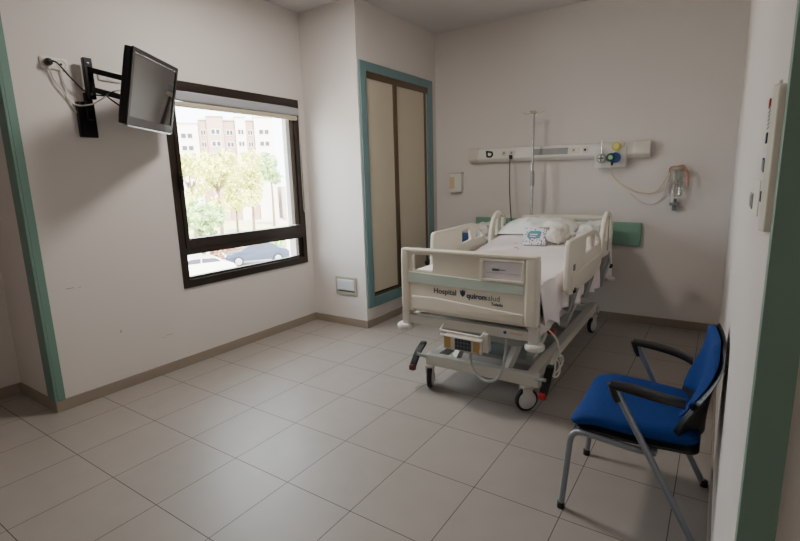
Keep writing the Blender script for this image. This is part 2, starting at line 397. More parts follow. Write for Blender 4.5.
tag(c, 'white cable dropping from the socket to the black bracket plate', 'cable')
# ------------------------------------------------------------------ bedhead service rail
rl = thing('bedhead_rail', 'long white bedhead service rail on the wall above the bed', 'service panel', (-1.49, YB, 1.618))
RX0, RX1, RZ0, RZ1 = -2.383, -.593, 1.600, 1.745
bm = bmesh.new()
prof = round_poly([(YB, RZ0), (YB-.05, RZ0), (YB-.085, RZ0+.035), (YB-.06, RZ1), (YB, RZ1)], .012, 4)
a = [bm.verts.new((RX0, p.x, p.y)) for p in prof]; b = [bm.verts.new((RX1, p.x, p.y)) for p in prof]
bm.faces.new(a); bm.faces.new(b[::-1])
for k in range(len(a)): bm.faces.new((a[k], a[(k+1) % len(a)], b[(k+1) % len(a)], b[k]))
bmesh.ops.recalc_face_normals(bm, faces=bm.faces)
finish('rail_body', bm, WPL, rl, True)
n_up = Vector((0, .025, .11)).normalized()   # front face runs from (YB-.085, RZ0+.035) up to (YB-.06, RZ1)
def RM(x, f): return frame_M((x, YB-.085+.025*f-.001, RZ0+.035+.11*f), (1, 0, 0), n_up)
for x0, x1 in ((RX0-.012, RX0+.09), (RX1-.11, RX1+.012)):
    pts = round_poly([(YB, RZ0-.006), (YB-.053, RZ0-.006), (YB-.091, RZ0+.033), (YB-.065, RZ1+.006), (YB, RZ1+.006)], .012, 4)
    bm = bmesh.new(); a = [bm.verts.new((x0, p.x, p.y)) for p in pts]; b = [bm.verts.new((x1, p.x, p.y)) for p in pts]
    bm.faces.new(a); bm.faces.new(b[::-1])
    for k in range(len(a)): bm.faces.new((a[k], a[(k+1) % len(a)], b[(k+1) % len(a)], b[k]))
    bmesh.ops.recalc_face_normals(bm, faces=bm.faces); finish('end_cap', bm, OFFW, rl, True)
finish('light_lens', plate(rect(0, .02, .36, .085, .006), [], .006, RM(-1.67, 0), .001), SLATE, rl)
bm = plate(round_poly([(-.03, .015), (.03, .010), (.052, .04), (.038, .08), (-.045, .092)], .014), [round_poly([(-.012, .034), (.016, .031), (.028, .046), (.018, .062), (-.018, .068)], .006)], .004, RM(-2.155, 0))
finish('bed_letter', bm, BLK, rl)
for x, wd, m_ in ((-1.985, .05, OFFW), (-1.90, .07, OFFW), (-1.26, .11, OFFW), (-1.15, .05, OFFW)):
    p_ = finish('outlet', plate(rect(-wd/2, .025, wd/2, .082, .008), [], .008, RM(x, 0), .002), m_, rl)
    finish('outlet_hole', plate(rect(-.012, .042, .012, .066, .010), [], .003, RM(x, 0) @ Matrix.Translation((0, 0, .0045))), BLK if x > -1.2 else SLATE, p_)
finish('cover_seam', plate(rect(-.0015, .002, .0015, .11, .0005), [], .003, RM(-.80, 0)), SLATE, rl)
for o_ in [rl]: o_.rotation_euler = (0, .014, 0); o_.location.z += .012
# gas outlet block
gx = thing('gas_outlet_box', 'white gas outlet box with regulators at the rail right end', 'outlet box', (-.92, YB, 1.50))
finish('housing', soft((-1.055, YB-.10, 1.515), (-.775, YB, 1.71), .015, 8), WPL, gx, True)
fm = thing('suction_gauge', 'round grey suction gauge with thin stem on the gas outlet box', 'gauge', (-.985, YB-.115, 1.60))
finish('body', lathe([(.03, 0), (.044, -.008), (.044, -.03), (.036, -.036), (.034, -.034)], (-.985, YB-.115, 1.605), 'y', 24), BEDM2, fm, True)
finish('dial', lathe([(.032, -.035), (.032, -.038), (0, -.038)], (-.985, YB-.115, 1.605), 'y', 20), WPL, fm, True)
finish('stem', tube([(-.985, YB-.13, 1.64), (-.985, YB-.13, 1.76)], .006, 8), CHROME, fm, True)
bm = add_bar(bmesh.new(), (-1.012, YB-.155, 1.605), (-.958, YB-.155, 1.605), .008, .01); add_bar(bm, (-.985, YB-.155, 1.575), (-.985, YB-.155, 1.635), .008, .01, (0, 1, 0)); finish('selector', bm, GREYK, fm)
fr = thing('oxygen_regulator', 'dark green and blue oxygen regulator with yellow dial on the gas box', 'regulator', (-.865, YB-.115, 1.6))
finish('body', lathe([(.026, 0), (.046, -.010), (.048, -.045), (.036, -.055), (0, -.056)], (-.86, YB-.115, 1.605), 'y', 24), BLUEK, fr, True)
finish('front_knob', lathe([(.026, 0), (.040, -.006), (.040, -.03), (.03, -.036), (0, -.037)], (-.895, YB-.15, 1.608), 'y', 24), GRNK, fr, True)
finish('knob_face', lathe([(.02, -.036), (.02, -.039), (0, -.039)], (-.895, YB-.15, 1.608), 'y', 20), mat('pale_green_disc', (150, 190, 160), .4), fr, True)
finish('yellow_dial', lathe([(.038, 0), (.040, -.006), (.040, -.022), (.03, -.026)], (-.858, YB-.115, 1.708), 'y', 24), YELK, fr, True)
finish('dial_face', lathe([(.026, -.025), (.026, -.029), (0, -.029)], (-.858, YB-.115, 1.708), 'y', 20), mat('dial_cream', (206, 200, 130), .4), fr, True)
finish('nozzle', tube([(-.885, YB-.15, 1.58), (-.885, YB-.155, 1.535)], [.014, .009], 10), BLK, fr, True)
# suction bottle on its wall hook
sb = thing('suction_bottle', 'clear suction bottle with orange tube clips hanging on the back wall', 'bottle', (-.355, YB, 1.13))
finish('wall_hook', box((-.40, YB-.035, 1.47), (-.30, YB, 1.50), .004), OFFW, sb)
finish('jar', lathe([(.045, 1.24), (.055, 1.25), (.055, 1.475), (.058, 1.48), (.058, 1.492)], (-.355, YB-.075, 0), 'z', 24), CLEARP, sb, True)
finish('lid', lathe([(.060, 1.485), (.062, 1.49), (.062, 1.506), (.045, 1.512), (.0, 1.513)], (-.355, YB-.075, 0), 'z', 24), OFFW, sb, True)
finish('filter_tube', tube([(-.37, YB-.075, 1.48), (-.37, YB-.075, 1.17)], .009, 10), WPL, sb, True)
bm = tube(smooth_path([(-.41, YB-.12, 1.46), (-.40, YB-.13, 1.50), (-.35, YB-.14, 1.505), (-.30, YB-.13, 1.51), (-.285, YB-.12, 1.46)]), .007, 8); finish('tube_clip', bm, REDT, sb, True)
bm = tube(smooth_path([(-.275, YB-.11, 1.47), (-.265, YB-.11, 1.40), (-.262, YB-.11, 1.33)]), .010, 8); finish('red_tube', bm, REDT, sb, True)
bm = box((-.395, YB-.09, 1.16), (-.325, YB, 1.185), .003); add_box(bm, (-.375, YB-.05, 1.11), (-.345, YB, 1.22), .003); finish('wall_clip', bm, SLATE, sb)
finish('level_mark', lathe([(.0555, 1.365), (.0562, 1.366), (.0562, 1.369), (.0555, 1.37)], (-.355, YB-.075, 0), 'z', 24), SLATE, sb, True)
c = finish('suction_tube', tube(smooth_path([(-.90, YB-.12, 1.53), (-.90, YB-.05, 1.46), (-.82, YB-.02, 1.36), (-.70, YB-.02, 1.29), (-.58, YB-.02, 1.27), (-.50, YB-.03, 1.30), (-.45, YB-.08, 1.38), (-.405, YB-.12, 1.47)], 8), .0055, 8), TUBEM, smooth=True)
tag(c, 'amber tube looping from the gas box to the suction bottle', 'tube')
c = finish('suction_tube', tube(smooth_path([(-.74, YB-.012, 1.27), (-.66, YB-.012, 1.20), (-.58, YB-.012, 1.165), (-.50, YB-.015, 1.19), (-.45, YB-.03, 1.27), (-.42, YB-.06, 1.38), (-.40, YB-.09, 1.46)], 8), .005, 8), TUBEW, smooth=True)
tag(c, 'pale clear tube hanging lower beside the suction bottle', 'tube')
# dispenser box
dp = thing('glove_dispenser', 'small white box with beige window on the wall left of the bed', 'dispenser', (-2.575, YB, 1.30))
finish('box_body', soft((-2.655, YB-.07, 1.30), (-2.50, YB, 1.52), .012, 8), WPL, dp, True)
finish('beige_window', plate(rect(-2.645, 1.345, -2.585, 1.475, .008), [], .006, MY(YB-.072), .001), mat('beige_insert', (205, 186, 150), .5), dp)
finish('lid_lip', soft((-2.66, YB-.074, 1.505), (-2.495, YB, 1.525), .006, 4), OFFW, dp, True)
# green bumper board
bb = finish('wall_bumper_board', box((-2.33, YB-.045, .78), (-.615, YB, 1.005), .012, 3), mat('green_bumper', (120, 162, 144), .45, bump=.03), smooth=True, origin=(-1.47, YB, .893))
bb.rotation_euler = (0, .016, 0)
tag(bb, 'green wall bumper board running behind the head of the bed', 'bumper')
# ------------------------------------------------------------------ call panel and switch on the right wall
cp = thing('nurse_call_unit', 'long white nurse call unit on the right wall beside the green frame', 'control panel', (XR, 1.08, 1.35))
finish('panel_casing', plate(round_poly([(.93, 1.355), (1.06, 1.345), (1.06, 1.592), (.93, 1.575)], .012), [], .011, MX(XR-.0055), .003), OFFW, cp)
finish('panel_face', plate(round_poly([(1.04, 1.352), (1.21, 1.357), (1.21, 1.588), (1.04, 1.597)], .008), [], .005, MX(XR-.0025), .001), WPL, cp)
for y, z, m_, sx, sy in ((1.185, 1.575, RED, .012, .008), (1.17, 1.51, NAVY, .012, .010), (1.195, 1.462, BLUEK, .012, .012), (1.17, 1.458, SLATE, .012, .012), (1.15, 1.401, NAVY, .012, .010)):
    finish('panel_button', box((XR-.008, y-sx, z-sy), (XR-.005, y+sx, z+sy), .001), m_, cp)
for k in range(6):
    finish('speaker_slot', box((XR-.0065, 1.15, 1.528+.0075*k), (XR-.005, 1.205, 1.531+.0075*k)), SLATE, cp)
finish('lower_module', box((XR-.007, 1.215, 1.357), (XR, 1.40, 1.43), .002), WPL, cp)
ls = thing('light_switch', 'small grey light switch on right wall left of the nurse call unit', 'switch', (XR, 1.59, 1.35))
finish('switch_plate', box((XR-.004, 1.535, 1.352), (XR, 1.655, 1.392), .0015), mat('grey_switch', (150, 142, 134), .4), ls)
finish('rocker', box((XR-.0055, 1.555, 1.358), (XR-.004, 1.635, 1.386), .0007), SLATE, ls)
# ------------------------------------------------------------------ hospital bed
BX = -1.277; FX0, FX1, FY, FZ0, FZ1 = -1.734, -.821, 2.594, .595, 1.012
bed = thing('hospital_bed', 'cream electric hospital bed with side rails and green stripe on footboard', 'bed', (BX, 3.7, 0))
# footboard
out = round_poly([(FX0, FZ0), (FX1, FZ0), (FX1, FZ1), (FX0, FZ1)], [.03, .03, .035, .035], 6)
h1 = rect(-1.655, .872, -1.503, .975, .018); h2 = rect(-1.16, .857, -.903, .975, .010)
fb = finish('footboard', plate(out, [h1, h2], .036, MY(FY+.018), .006), BEDP, bed, True)
# thicker side stiles and lower relief
for x0, x1 in ((FX0-.006, FX0+.055), (FX1-.075, FX1+.006)):
    finish('footboard_stile', soft((x0, FY-.012, FZ0+.002), (x1, FY+.05, FZ1+.003), .018, 8), BEDP, fb, True)
finish('top_handle', soft((FX0+.01, FY-.012, .985), (FX1-.01, FY+.05, FZ1+.003), .012, 8), BEDP, fb, True)
finish('mint_stripe', plate(round_poly([(-1.685, .79), (-.90, .785), (-.90, .84), (-1.685, .862)], .008), [], .008, MY(FY-.003), .002), MINT, fb)
finish('lower_relief', plate(round_poly([(-1.66, .61), (-.90, .61), (-.90, .668), (-1.08, .677), (-1.50, .705), (-1.66, .700)], .012), [], .012, MY(FY-.002), .005), BEDP, fb, True)
finish('card_frame', plate(rect(-1.168, .848, -.893, .985, .010), [rect(-1.150, .864, -.912, .970, .006)], .014, MY(FY-.004), .003), BEDP, fb)
cd = finish('printed_card', box((-1.165, FY+.006, .855), (-.90, FY+.010, .98)), PAPER, fb)
bm = bmesh.new(); add_box(bm, (-1.098, FY+.0045, .912), (-1.055, FY+.006, .925)); add_box(bm, (-1.055, FY+.0045, .917), (-1.015, FY+.006, .921)); finish('card_print', bm, GREYP, cd)
bm = bmesh.new()
for k in range(22): add_box(bm, (-1.14+.0095*k, FY+.0045, .898), (-1.14+.0095*k+.006, FY+.006, .901))
finish('card_line', bm, mat('pale_print', (170, 172, 182), .7), cd)
# lettering
Mt = lambda x, z: frame_M((x, FY-.0015, z), (1, 0, 0), (0, 0, 1))
finish('word_hospital', text_bm('Hospital', .049, Mt(-1.495, .735), .0006), mat('letter_dark', (62, 60, 62), .6), fb)
lg = round_poly([(-.022, .045), (-.018, .012), (0, -.006), (.018, .012), (.022, .045), (.008, .038), (0, .052), (-.008, .038)], .005)
finish('leaf_logo', plate([(p.x*.85-1.288, p.y*.85+.735) for p in lg], [], .0014, MY(FY-.001)), NAVY, fb)
finish('word_quiron', text_bm('quiron', .048, Mt(-1.262, .728), .0013), NAVY, fb)
finish('word_salud', text_bm('salud', .048, Mt(-1.141, .728), 0), GREYP, fb)
finish('word_toledo', text_bm('Toledo', .026, Mt(-1.10, .700), .0006), NAVY, fb)
# headboard
hb_out = round_poly([(FX0+.03, .62), (FX1-.03, .62), (FX1-.03, 1.065), (-1.277, 1.08), (FX0+.03, 1.065)], [.03, .03, .04, .3, .04], 6)
finish('headboard', plate(hb_out, [rect(-1.17, 1.012, -.93, 1.04, .008), rect(-1.62, 1.012, -1.38, 1.04, .008)], .034, MY(4.80), .006), BEDP, bed, True)
# upper frame
bm = bmesh.new()
add_box(bm, (FX0-.01, FY+.012, .505), (FX1+.005, FY+.062, .565), .006)
for x in (-1.68, -.875): add_box(bm, (x-.022, FY+.05, .50), (x+.022, 4.78, .56), .006)
add_box(bm, (-1.70, 4.74, .50), (-.855, 4.79, .56), .006)
for y in (3.2, 3.9): add_box(bm, (-1.66, y, .505), (-.89, y+.05, .55), .004)
finish('upper_frame', bm, BEDM, bed)
for x in (-1.72, -.845):
    finish('corner_post', box((x-.028, FY+.008, .49), (x+.028, FY+.066, .60), .006), BEDM, bed)
for x, y in ((-1.738, FY+.035), (-.842, FY+.035), (-1.738, 4.80), (-.842, 4.80)):
    finish('bumper_wheel', lathe([(.03, .452), (.052, .455), (.058, .465), (.058, .482), (.05, .492), (.02, .494)], (x, y, 0), 'z', 24), WPL, bed, True)
finish('frame_label', box((-.985, FY+.0105, .535), (-.905, FY+.012, .547)), mat('pale_pink_label', (214, 176, 170), .6), bed)
finish('frame_badge', lathe([(.010, 0), (.010, -.002), (0, -.002)], (-1.015, FY+.012, .541), 'y', 16), BLUEK, bed)
# platform
finish('bed_platform', box((-1.70, 2.70, .60), (-.855, 4.76, .655), .01), BEDM2, bed)
finish('platform_riser', box((-1.62, 3.3, .555), (-.94, 4.4, .60), .005), BEDM2, bed)
# base
bm = bmesh.new(); add_box(bm, (-1.655, 2.74, .165), (-.845, 2.80, .245), .008); finish('base_crossbar', bm, BEDM, bed)
finish('rear_crossbar', box((-1.66, 4.50, .20), (-.86, 4.56, .27), .008), BEDM, bed)
for x in (-1.60, -.905):
    finish('base_side_rail', add_bar(bmesh.new(), (x, 2.79, .215), (x, 4.53, .265), .05, .065), BEDM, bed)
finish('base_tray', box((-1.575, 2.95, .22), (-.93, 4.35, .25), .004), BEDM2, bed)
for x in (-1.50, -.985):
    finish('lift_arm', add_bar(bmesh.new(), (x, 3.0, .25), (x, 3.62, .51), .045, .05), BEDM, bed)
    finish('lift_arm', add_bar(bmesh.new(), (x, 3.75, .25), (x, 4.37, .51), .045, .05), BEDM, bed)
for x in (-1.40, -1.03):
    finish('strut', add_bar(bmesh.new(), (x-.04, 2.80, .235), (x+.03, 2.98, .515), .035, .045), BEDM, bed)
finish('motor_housing', soft((-1.38, 3.15, .30), (-1.15, 3.75, .46), .03, 8), mat('motor_grey', (120, 124, 126), .5), bed, True)
finish('underbed_cover', soft((-1.60, 2.85, .36), (-1.0, 3.0, .50), .03, 8), BEDM2, bed, True)
finish('red_connector', soft((-.87, 2.95, .45), (-.82, 3.0, .48), .012, 6), RED, bed, True)
# castors
def castor(x, y, rot):
    M = Matrix.Translation((x, y, 0)) @ Matrix.Rotation(rot, 4, 'Z')
    bm = bmesh.new(); add_tube(bm, [(0, .02, .20), (0, .02, .155)], .022, 12); add_box(bm, (-.030, -.035, .06), (-.020, .03, .165), .004); add_box(bm, (.020, -.035, .06), (.030, .03, .165), .004); add_box(bm, (-.03, -.035, .15), (.03, .045, .168), .004)
    bm.transform(M); k = finish('castor', bm, BEDM, bed, True)
    bm = lathe([(.045, -.017), (.066, -.017), (.075, -.010), (.075, .010), (.066, .017), (.045, .017)], (0, 0, .075), 'x', 28); bm.transform(M); finish('tyre', bm, RUB, k, True)
    bm = lathe([(.0, -.033), (.03, -.033), (.058, -.020), (.060, -.015), (.060, .015), (.058, .020), (.03, .033), (0, .033)], (0, 0, .075), 'x', 28); bm.transform(M); finish('wheel_disc', bm, WHEELC, k, True)
castor(-.925, 2.75, -.75); castor(-1.625, 2.75, .42); castor(-.915, 4.54, -.25); castor(-1.60, 4.54, .1)
# brake pedals
def pedal(x, flip, top):
    pts = smooth_path([(x, 2.66, .155), (x+.004*flip, 2.70, .195), (x+.004*flip, 2.755, .25), (x, 2.82, .29)], 5)
    bm = bmesh.new()
    for a_, b_ in zip(pts, pts[1:]): add_bar(bm, a_, b_, .042, .016)
    k = finish('brake_pedal', bm, BLK, bed)
    finish('red_pedal_end', soft((x-.023, 2.645, .138), (x+.023, 2.682, .178), .010, 5), RED if top else mat('dark_red_end', (90, 34, 34), .5), k, True)
    finish('pedal_tip', soft((x-.021, 2.80, .278), (x+.021, 2.835, .302), .008, 5), mat('dark_green_end', (40, 70, 58), .5), k, True)
    finish('pedal_axle', tube([(x, 2.72, .24), (x+(.10 if x < BX else -.10), 2.765, .215)], .012, 10), BEDM2, k, True)
pedal(-1.715, -1, False); pedal(-.80, 1, True)
# control panel hanging under footboard
cb = finish('control_box', box((-1.415, FY-.03, .385), (-1.145, FY+.03, .478), .008), OFFW, bed, True)
for k, (x, wd) in enumerate(((-1.385, .045), (-1.185, .045))): finish('amber_key_field', box((x-.02, FY-.0325, .395), (x+wd-.02, FY-.030, .47), .001), YEL, cb)
finish('middle_key_field', box((-1.33, FY-.0325, .393), (-1.215, FY-.030, .472), .001), GREYK, cb)
bm = bmesh.new()
for i in range(5):
    for j in range(3): add_box(bm, (-1.325+.022*i, FY-.0345, .398+.025*j), (-1.325+.022*i+.014, FY-.0325, .398+.025*j+.016))
finish('key_marks', bm, mat('key_dark', (50, 54, 60), .5), cb)
bm = tube(fillet_path([(-1.43, FY+.02, .53), (-1.43, FY-.045, .51), (-1.145, FY-.045, .505), (-1.145, FY+.02, .525)], .015), .006, 8)
add_tube(bm, fillet_path([(-1.42, FY+.02, .48), (-1.42, FY-.05, .482), (-1.14, FY-.05, .478), (-1.14, FY+.02, .48)], .015), .007, 8)
finish('wire_hanger', bm, WPL, cb, True)
finish('hanger_bracket', box((-1.15, FY-.02, .40), (-1.11, FY+.03, .52), .006), BEDM, cb)
finish('grey_hose', tube(smooth_path([(-1.24, FY+.03, .42), (-1.235, FY+.0, .34), (-1.20, FY-.02, .27), (-1.12, FY-.03, .225), (-1.05, FY-.01, .25), (-1.02, FY+.02, .36), (-1.015, FY+.04, .50)], 8), .009, 10), mat('hose_grey', (176, 178, 176), .5), bed, True)
# mattress
def topz(y): return .845 + max(0, (y-3.7))*.13
def mdef(p):
    y = p.y; add = max(0, (y-3.7))*.13
    return (p.x, p.y, p.z+add*(1 if p.z > .7 else .7))
finish('mattress', soft((-1.70, 2.68, .665), (-.845, 4.74, .835), .04, 20, mdef), MATT, bed, True)
# side rails
def yz(points, r=.02): return round_poly(points, r, 5)
def siderail(x, outer, holes, name='side_rail', th=.032):
    return finish(name, plate(outer, holes, th, MX(x), .007), BEDP, bed, True)
foot_out = yz([(2.955, .735), (3.05, .70), (3.80, .705), (3.955, .77), (3.955, .85), (3.86, 1.00), (3.70, 1.065), (2.985, 1.055)], [.03, .05, .06, .05, .06, .08, .06, .035])
foot_holes = [yz([(3.40, .922), (3.585, .935), (3.565, 1.03), (3.40, 1.03)], .015), yz([(3.655, .94), (3.835, .945), (3.80, 1.0), (3.68, 1.03)], .015)]
head_out = yz([(3.97, .80), (4.33, .80), (4.37, .98), (4.33, 1.12), (4.16, 1.17), (4.03, 1.10), (3.97, .95)], [.03, .05, .08, .07, .08, .08, .06])
head_holes = [yz([(4.06, .93), (4.14, .93), (4.14, 1.11), (4.09, 1.07)], .02), yz([(4.185, .93), (4.28, .93), (4.28, 1.09), (4.185, 1.12)], .02)]
sr = siderail(-.765, foot_out, foot_holes)
finish('rail_badge', plate(rect(3.075, .855, 3.12, .895, .006), [], .003, MX(-.748)), GREYP, sr)
finish('rail_lower_ridge', plate(yz([(3.06, .725), (3.80, .73), (3.90, .79), (3.90, .86), (3.02, .83)], .02), [], .008, MX(-.748), .003), BEDP, sr, True)
sh = siderail(-.765, head_out, head_holes)
for x0 in (-.765,):
    finish('rail_control_strip', plate(yz([(4.15, .84), (4.17, .84), (4.17, 1.12), (4.15, 1.12)], .004), [], .004, MX(-.747)), SLATE, sh)
sl = siderail(-1.789, [(p.x+.115, p.y+.005) for p in foot_out], [[(p.x+.17, p.y-.003) for p in foot_holes[0]], [(p.x+.17, p.y-.01) for p in foot_holes[1]]])
s2 = siderail(-1.789, [(p.x+.2, p.y-.02) for p in head_out], [[(p.x+.2, p.y-.02) for p in h] for h in head_holes])
for x, xs, off in ((-.765, .02, 0), (-1.789, -.02, .12)):
    for y in (3.2+off, 3.65+off, 4.22+off):
        bm = add_bar(bmesh.new(), (x, y, .72 if y < 4 else .82), (x-(.05 if x > BX else -.05), y+.03, .55), .03, .035)
        finish('rail_bracket', bm, BEDM2, bed)
for y, z in ((3.09, .705), (4.33, .66)):
    finish('release_knob', soft((-.775, y, z), (-.735, y+.05, z+.035), .012, 5), BLK, bed, True)
finish('rail_link', tube(smooth_path([(-.76, 4.26, .80), (-.75, 4.27, .72), (-.77, 4.2, .62), (-.80, 4.22, .52)]), .012, 8), BEDM2, bed, True)
# ------------------------------------------------------------------ bed linen
def sheet_bm():
    bm = bmesh.new(); NY, NT, NS = 100, 34, 30; rows = []
    y0, y1 = 2.652, 4.70
    for i in range(NY+1):
        y = y0+(y1-y0)*i/NY; zt = topz(y)+.008; row = []
        for j in range(6):   # left tuck
            row.append((-1.712, y, zt-.10+.018*j))
        for j in range(NT+1):
            x = -1.70+.845*j/NT
            dz = .006*nz(x, y, 0, 3)+.004*nz(x, y, 3, 9)-.012*(abs((x-BX)/.42)**6)
            dz += .007*math.exp(-((x+1.05-.35*(y-3.2))/.03)**2)*max(0, 1-abs(y-3.1)/.6)
            row.append((x, y, zt+dz))
        hem = .60+.035*math.sin(y*5.2)+.05*nz(y, 1, 0, 3)
        if y < 3.0: hem = .585-.055*math.exp(-((y-2.93)/.05)**2)+max(0, 2.8-y)*.1
        if y > 3.7: hem = .55+.03*math.sin(y*9)
        for j in range(1, NS+1):
            t = j/NS; z = zt-.012-(zt-.012-hem)*t
            amp = .004+.018*t
            fold = amp*(math.sin(y*26+3*nz(y, 0, z, 2))+.6*math.sin(y*47+1.3+2*t))
            x = -.838+.010*min(1, t*4)+max(fold, -.012)+.012*t
            if y > 2.92: x = min(x, -.787)
            row.append((x, y+.02*t*nz(y, z, 5, 4), z))
        rows.append([bm.verts.new(p) for p in row])
    for a, b in zip(rows, rows[1:]):
        for k in range(len(a)-1): bm.faces.new((a[k], a[k+1], b[k+1], b[k]))
    bmesh.ops.recalc_face_normals(bm, faces=bm.faces)
    return bm
o = finish('bed_sheet', sheet_bm(), SHEET, smooth=True, origin=(BX, 3.7, .6))
tag(o, 'white bed sheet on the mattress, hanging loose over the right side', 'sheet')
sm = o.modifiers.new('thickness', 'SOLIDIFY'); sm.thickness = .004; sm.offset = 1
for x, y, L in ((-1.45, 3.93, .02), (-1.40, 3.93, .015), (-1.41, 3.80, .03), (-1.37, 3.76, .015)):
    finish('printed_mark', box((x, y, topz(y)+.017), (x+L, y+.010, topz(y)+.0185)), NAVY, o)
# crumpled end of linen at the foot corner
def crum(p, c, s, amp, seed):
    d = (p-Vector(c)); n = nz(p.x+seed, p.y, p.z, s)+.5*nz(p.x, p.y+seed, p.z, s*2.3)
    return p+d.normalized()*amp*n if d.length > 0 else p
cc = (-.872, 2.80, .60)
bm = soft((-.90, 2.70, .50), (-.83, 2.90, .64), .04, 16, lambda p: crum(p, cc, 14, .03, 4))
o = finish('folded_linen', bm, mat('white_linen_fold', (226, 220, 214), .85, bump=.2, bscale=14), smooth=True, origin=(-.872, 2.8, .5))
tag(o, 'crumpled white cloth bunched below the sheet behind the footboard', 'cloth')
# pillow
def pdef(p):
    u = (p.x+1.40)/.35; v = (p.y-4.42)/.20
    base = topz(p.y)+.014
    k = (p.z-.85)/.13
    th = max(.05, (1-min(1, abs(u))**3*.8))*max(.12, 1-min(1, abs(v))**2.6*.75)
    z = base+.002+k*.115*th+.024*nz(p.x, p.y, 0, 8)*th*k+.016*nz(p.x, p.y, 2, 17)*th*k
    return (p.x+.02*nz(p.y, p.z, 1, 5), p.y, z)
bm = soft((-1.75, 4.22, .85), (-1.06, 4.66, .98), .05, 30, pdef)
o = finish('pillow', bm, PILL, smooth=True, origin=(-1.37, 4.45, .93)); tag(o, 'white rumpled pillow at the head of the bed', 'pillow')
def qdef(p):
    k = (p.z-.85)/.07
    return (p.x+.015*nz(p.y, p.z, 7, 6), p.y, topz(p.y)+.016+k*.055*(1+.5*nz(p.x, p.y, 1, 9)+.3*nz(p.x, p.y, 4, 20)))
bm = soft((-1.03, 4.18, .85), (-.86, 4.68, .92), .03, 22, qdef)
o = finish('folded_blanket', bm, PILL, smooth=True, origin=(-.95, 4.4, .92)); tag(o, 'folded white blanket on the bed right of the pillow', 'blanket')
def bdef(p):
    n = nz(p.x, p.y, p.z, 14)+.6*nz(p.x, p.y, p.z, 31); k = max(0, min(1, (p.z-.88)/.05))
    return (p.x+.022*n, p.y+.022*nz(p.z, p.x, 1, 18), p.z+k*(.035*nz(p.y, p.x, p.z, 17)+.02*nz(p.x, p.y, 3, 38)))
zt = topz(4.05)+.012
bm = soft((-1.175, 3.90, zt+.012), (-1.055, 4.20, zt+.13), .045, 16, bdef)
o = finish('rolled_towel', bm, mat('towel_white', (214, 210, 200), .9, bump=.3, bscale=40, var=.08, vscale=22), smooth=True, origin=(-1.08, 4.07, zt)); tag(o, 'crumpled white towel lying on the bed beside the patterned box', 'towel')
# patterned amenity box, tilted like a tent card
ab = thing('amenity_box', 'small patterned box with teal label standing on the bed sheet', 'box', (-1.27, 3.93, topz(3.93)+.02))
zt = topz(3.93)+.021
AM = Matrix.Translation((-1.275, 3.88, zt)) @ Matrix.Rotation(.12, 4, 'Z') @ Matrix.Rotation(-.5, 4, 'X') @ Matrix.Scale(1.22, 4)
def patt():
    m = mat('patterned_card', (226, 226, 232), .6); nt = m.node_tree; b = nt.nodes['Principled BSDF']
    tc = nt.nodes.new('ShaderNodeTexCoord'); vo = nt.nodes.new('ShaderNodeTexVoronoi'); vo.inputs['Scale'].default_value = 55
    rp = nt.nodes.new('ShaderNodeValToRGB'); rp.color_ramp.interpolation = 'CONSTANT'
    rp.color_ramp.elements[0].color = srgb(70, 78, 120); rp.color_ramp.elements[1].position = .33; rp.color_ramp.elements[1].color = srgb(228, 228, 234)
    nt.links.new(tc.outputs['Object'], vo.inputs['Vector']); nt.links.new(vo.outputs['Distance'], rp.inputs[0]); nt.links.new(rp.outputs[0], b.inputs['Base Color']); return m
bm = box((-.075, 0, 0), (.075, .06, .125), .003); bm.transform(AM); finish('carton', bm, patt(), ab)
bm = plate(round_poly([(-.045, .045), (.03, .045), (.045, .075), (.04, .1), (-.035, .1), (-.05, .07)], .012), [], .003, MY(-.001)); bm.transform(AM); finish('label', bm, TEALC, ab)
bm = box((-.03, -.004, .07), (.022, -.002, .078)); add_box(bm, (-.03, -.004, .056), (.012, -.002, .062)); bm.transform(AM); finish('label_lettering', bm, WPL, ab)
bm = soft((-1.33, 4.09, topz(4.12)+.018), (-1.20, 4.18, topz(4.12)+.12), .04, 10)
o = finish('beige_pouch', bm, BEIGE, smooth=True, origin=(-1.265, 4.13, .92)); tag(o, 'beige rounded pouch on the bed behind the patterned box', 'pouch')
# ------------------------------------------------------------------ drip stand fixed at the bed head
PX = -1.625
iv = thing('drip_pole', 'chrome drip pole with cross hooks standing at the bed head', 'drip stand', (PX, 4.86, .5))
finish('lower_pole', tube([(PX, 4.86, .5), (PX, 4.86, 1.60)], .015, 12), CHROME, iv, True)
finish('upper_pole', tube([(PX+.002, 4.86, 1.58), (PX+.008, 4.86, 2.09)], .0105, 10), CHROME, iv, True)
finish('height_knob', lathe([(.018, 1.36), (.022, 1.37), (.022, 1.50), (.017, 1.51)], (PX, 4.86, 0), 'z', 16), BEDM2, iv, True)
bm = tube(smooth_path([(PX-.10, 4.86, 2.092), (PX-.095, 4.86, 2.078), (PX-.07, 4.86, 2.072), (PX, 4.86, 2.08), (PX+.07, 4.86, 2.072), (PX+.1, 4.86, 2.078), (PX+.105, 4.86, 2.092)]), .009, 8)
add_tube(bm, smooth_path([(PX, 4.76, 2.092), (PX, 4.775, 2.078), (PX, 4.86, 2.08), (PX, 4.945, 2.078), (PX, 4.96, 2.092)]), .009, 8)
finish('hook_cross', bm, OFFW, iv, True)
finish('hub', lathe([(.018, 2.062), (.026, 2.07), (.02, 2.092), (.006, 2.10)], (PX+.006, 4.86, 0), 'z', 16), OFFW, iv, True)
finish('bed_clamp', box((PX-.025, 4.82, .52), (PX+.025, 4.89, .58), .006), BEDM2, iv)
c = thing('call_cable', 'thin grey cable hanging from the service rail down to the bed', 'cable', (-1.90, YB-.08, 1.0))
finish('cable_plug', soft((-1.915, YB-.115, 1.64), (-1.885, YB-.075, 1.685), .008, 5), BLK, c, True)
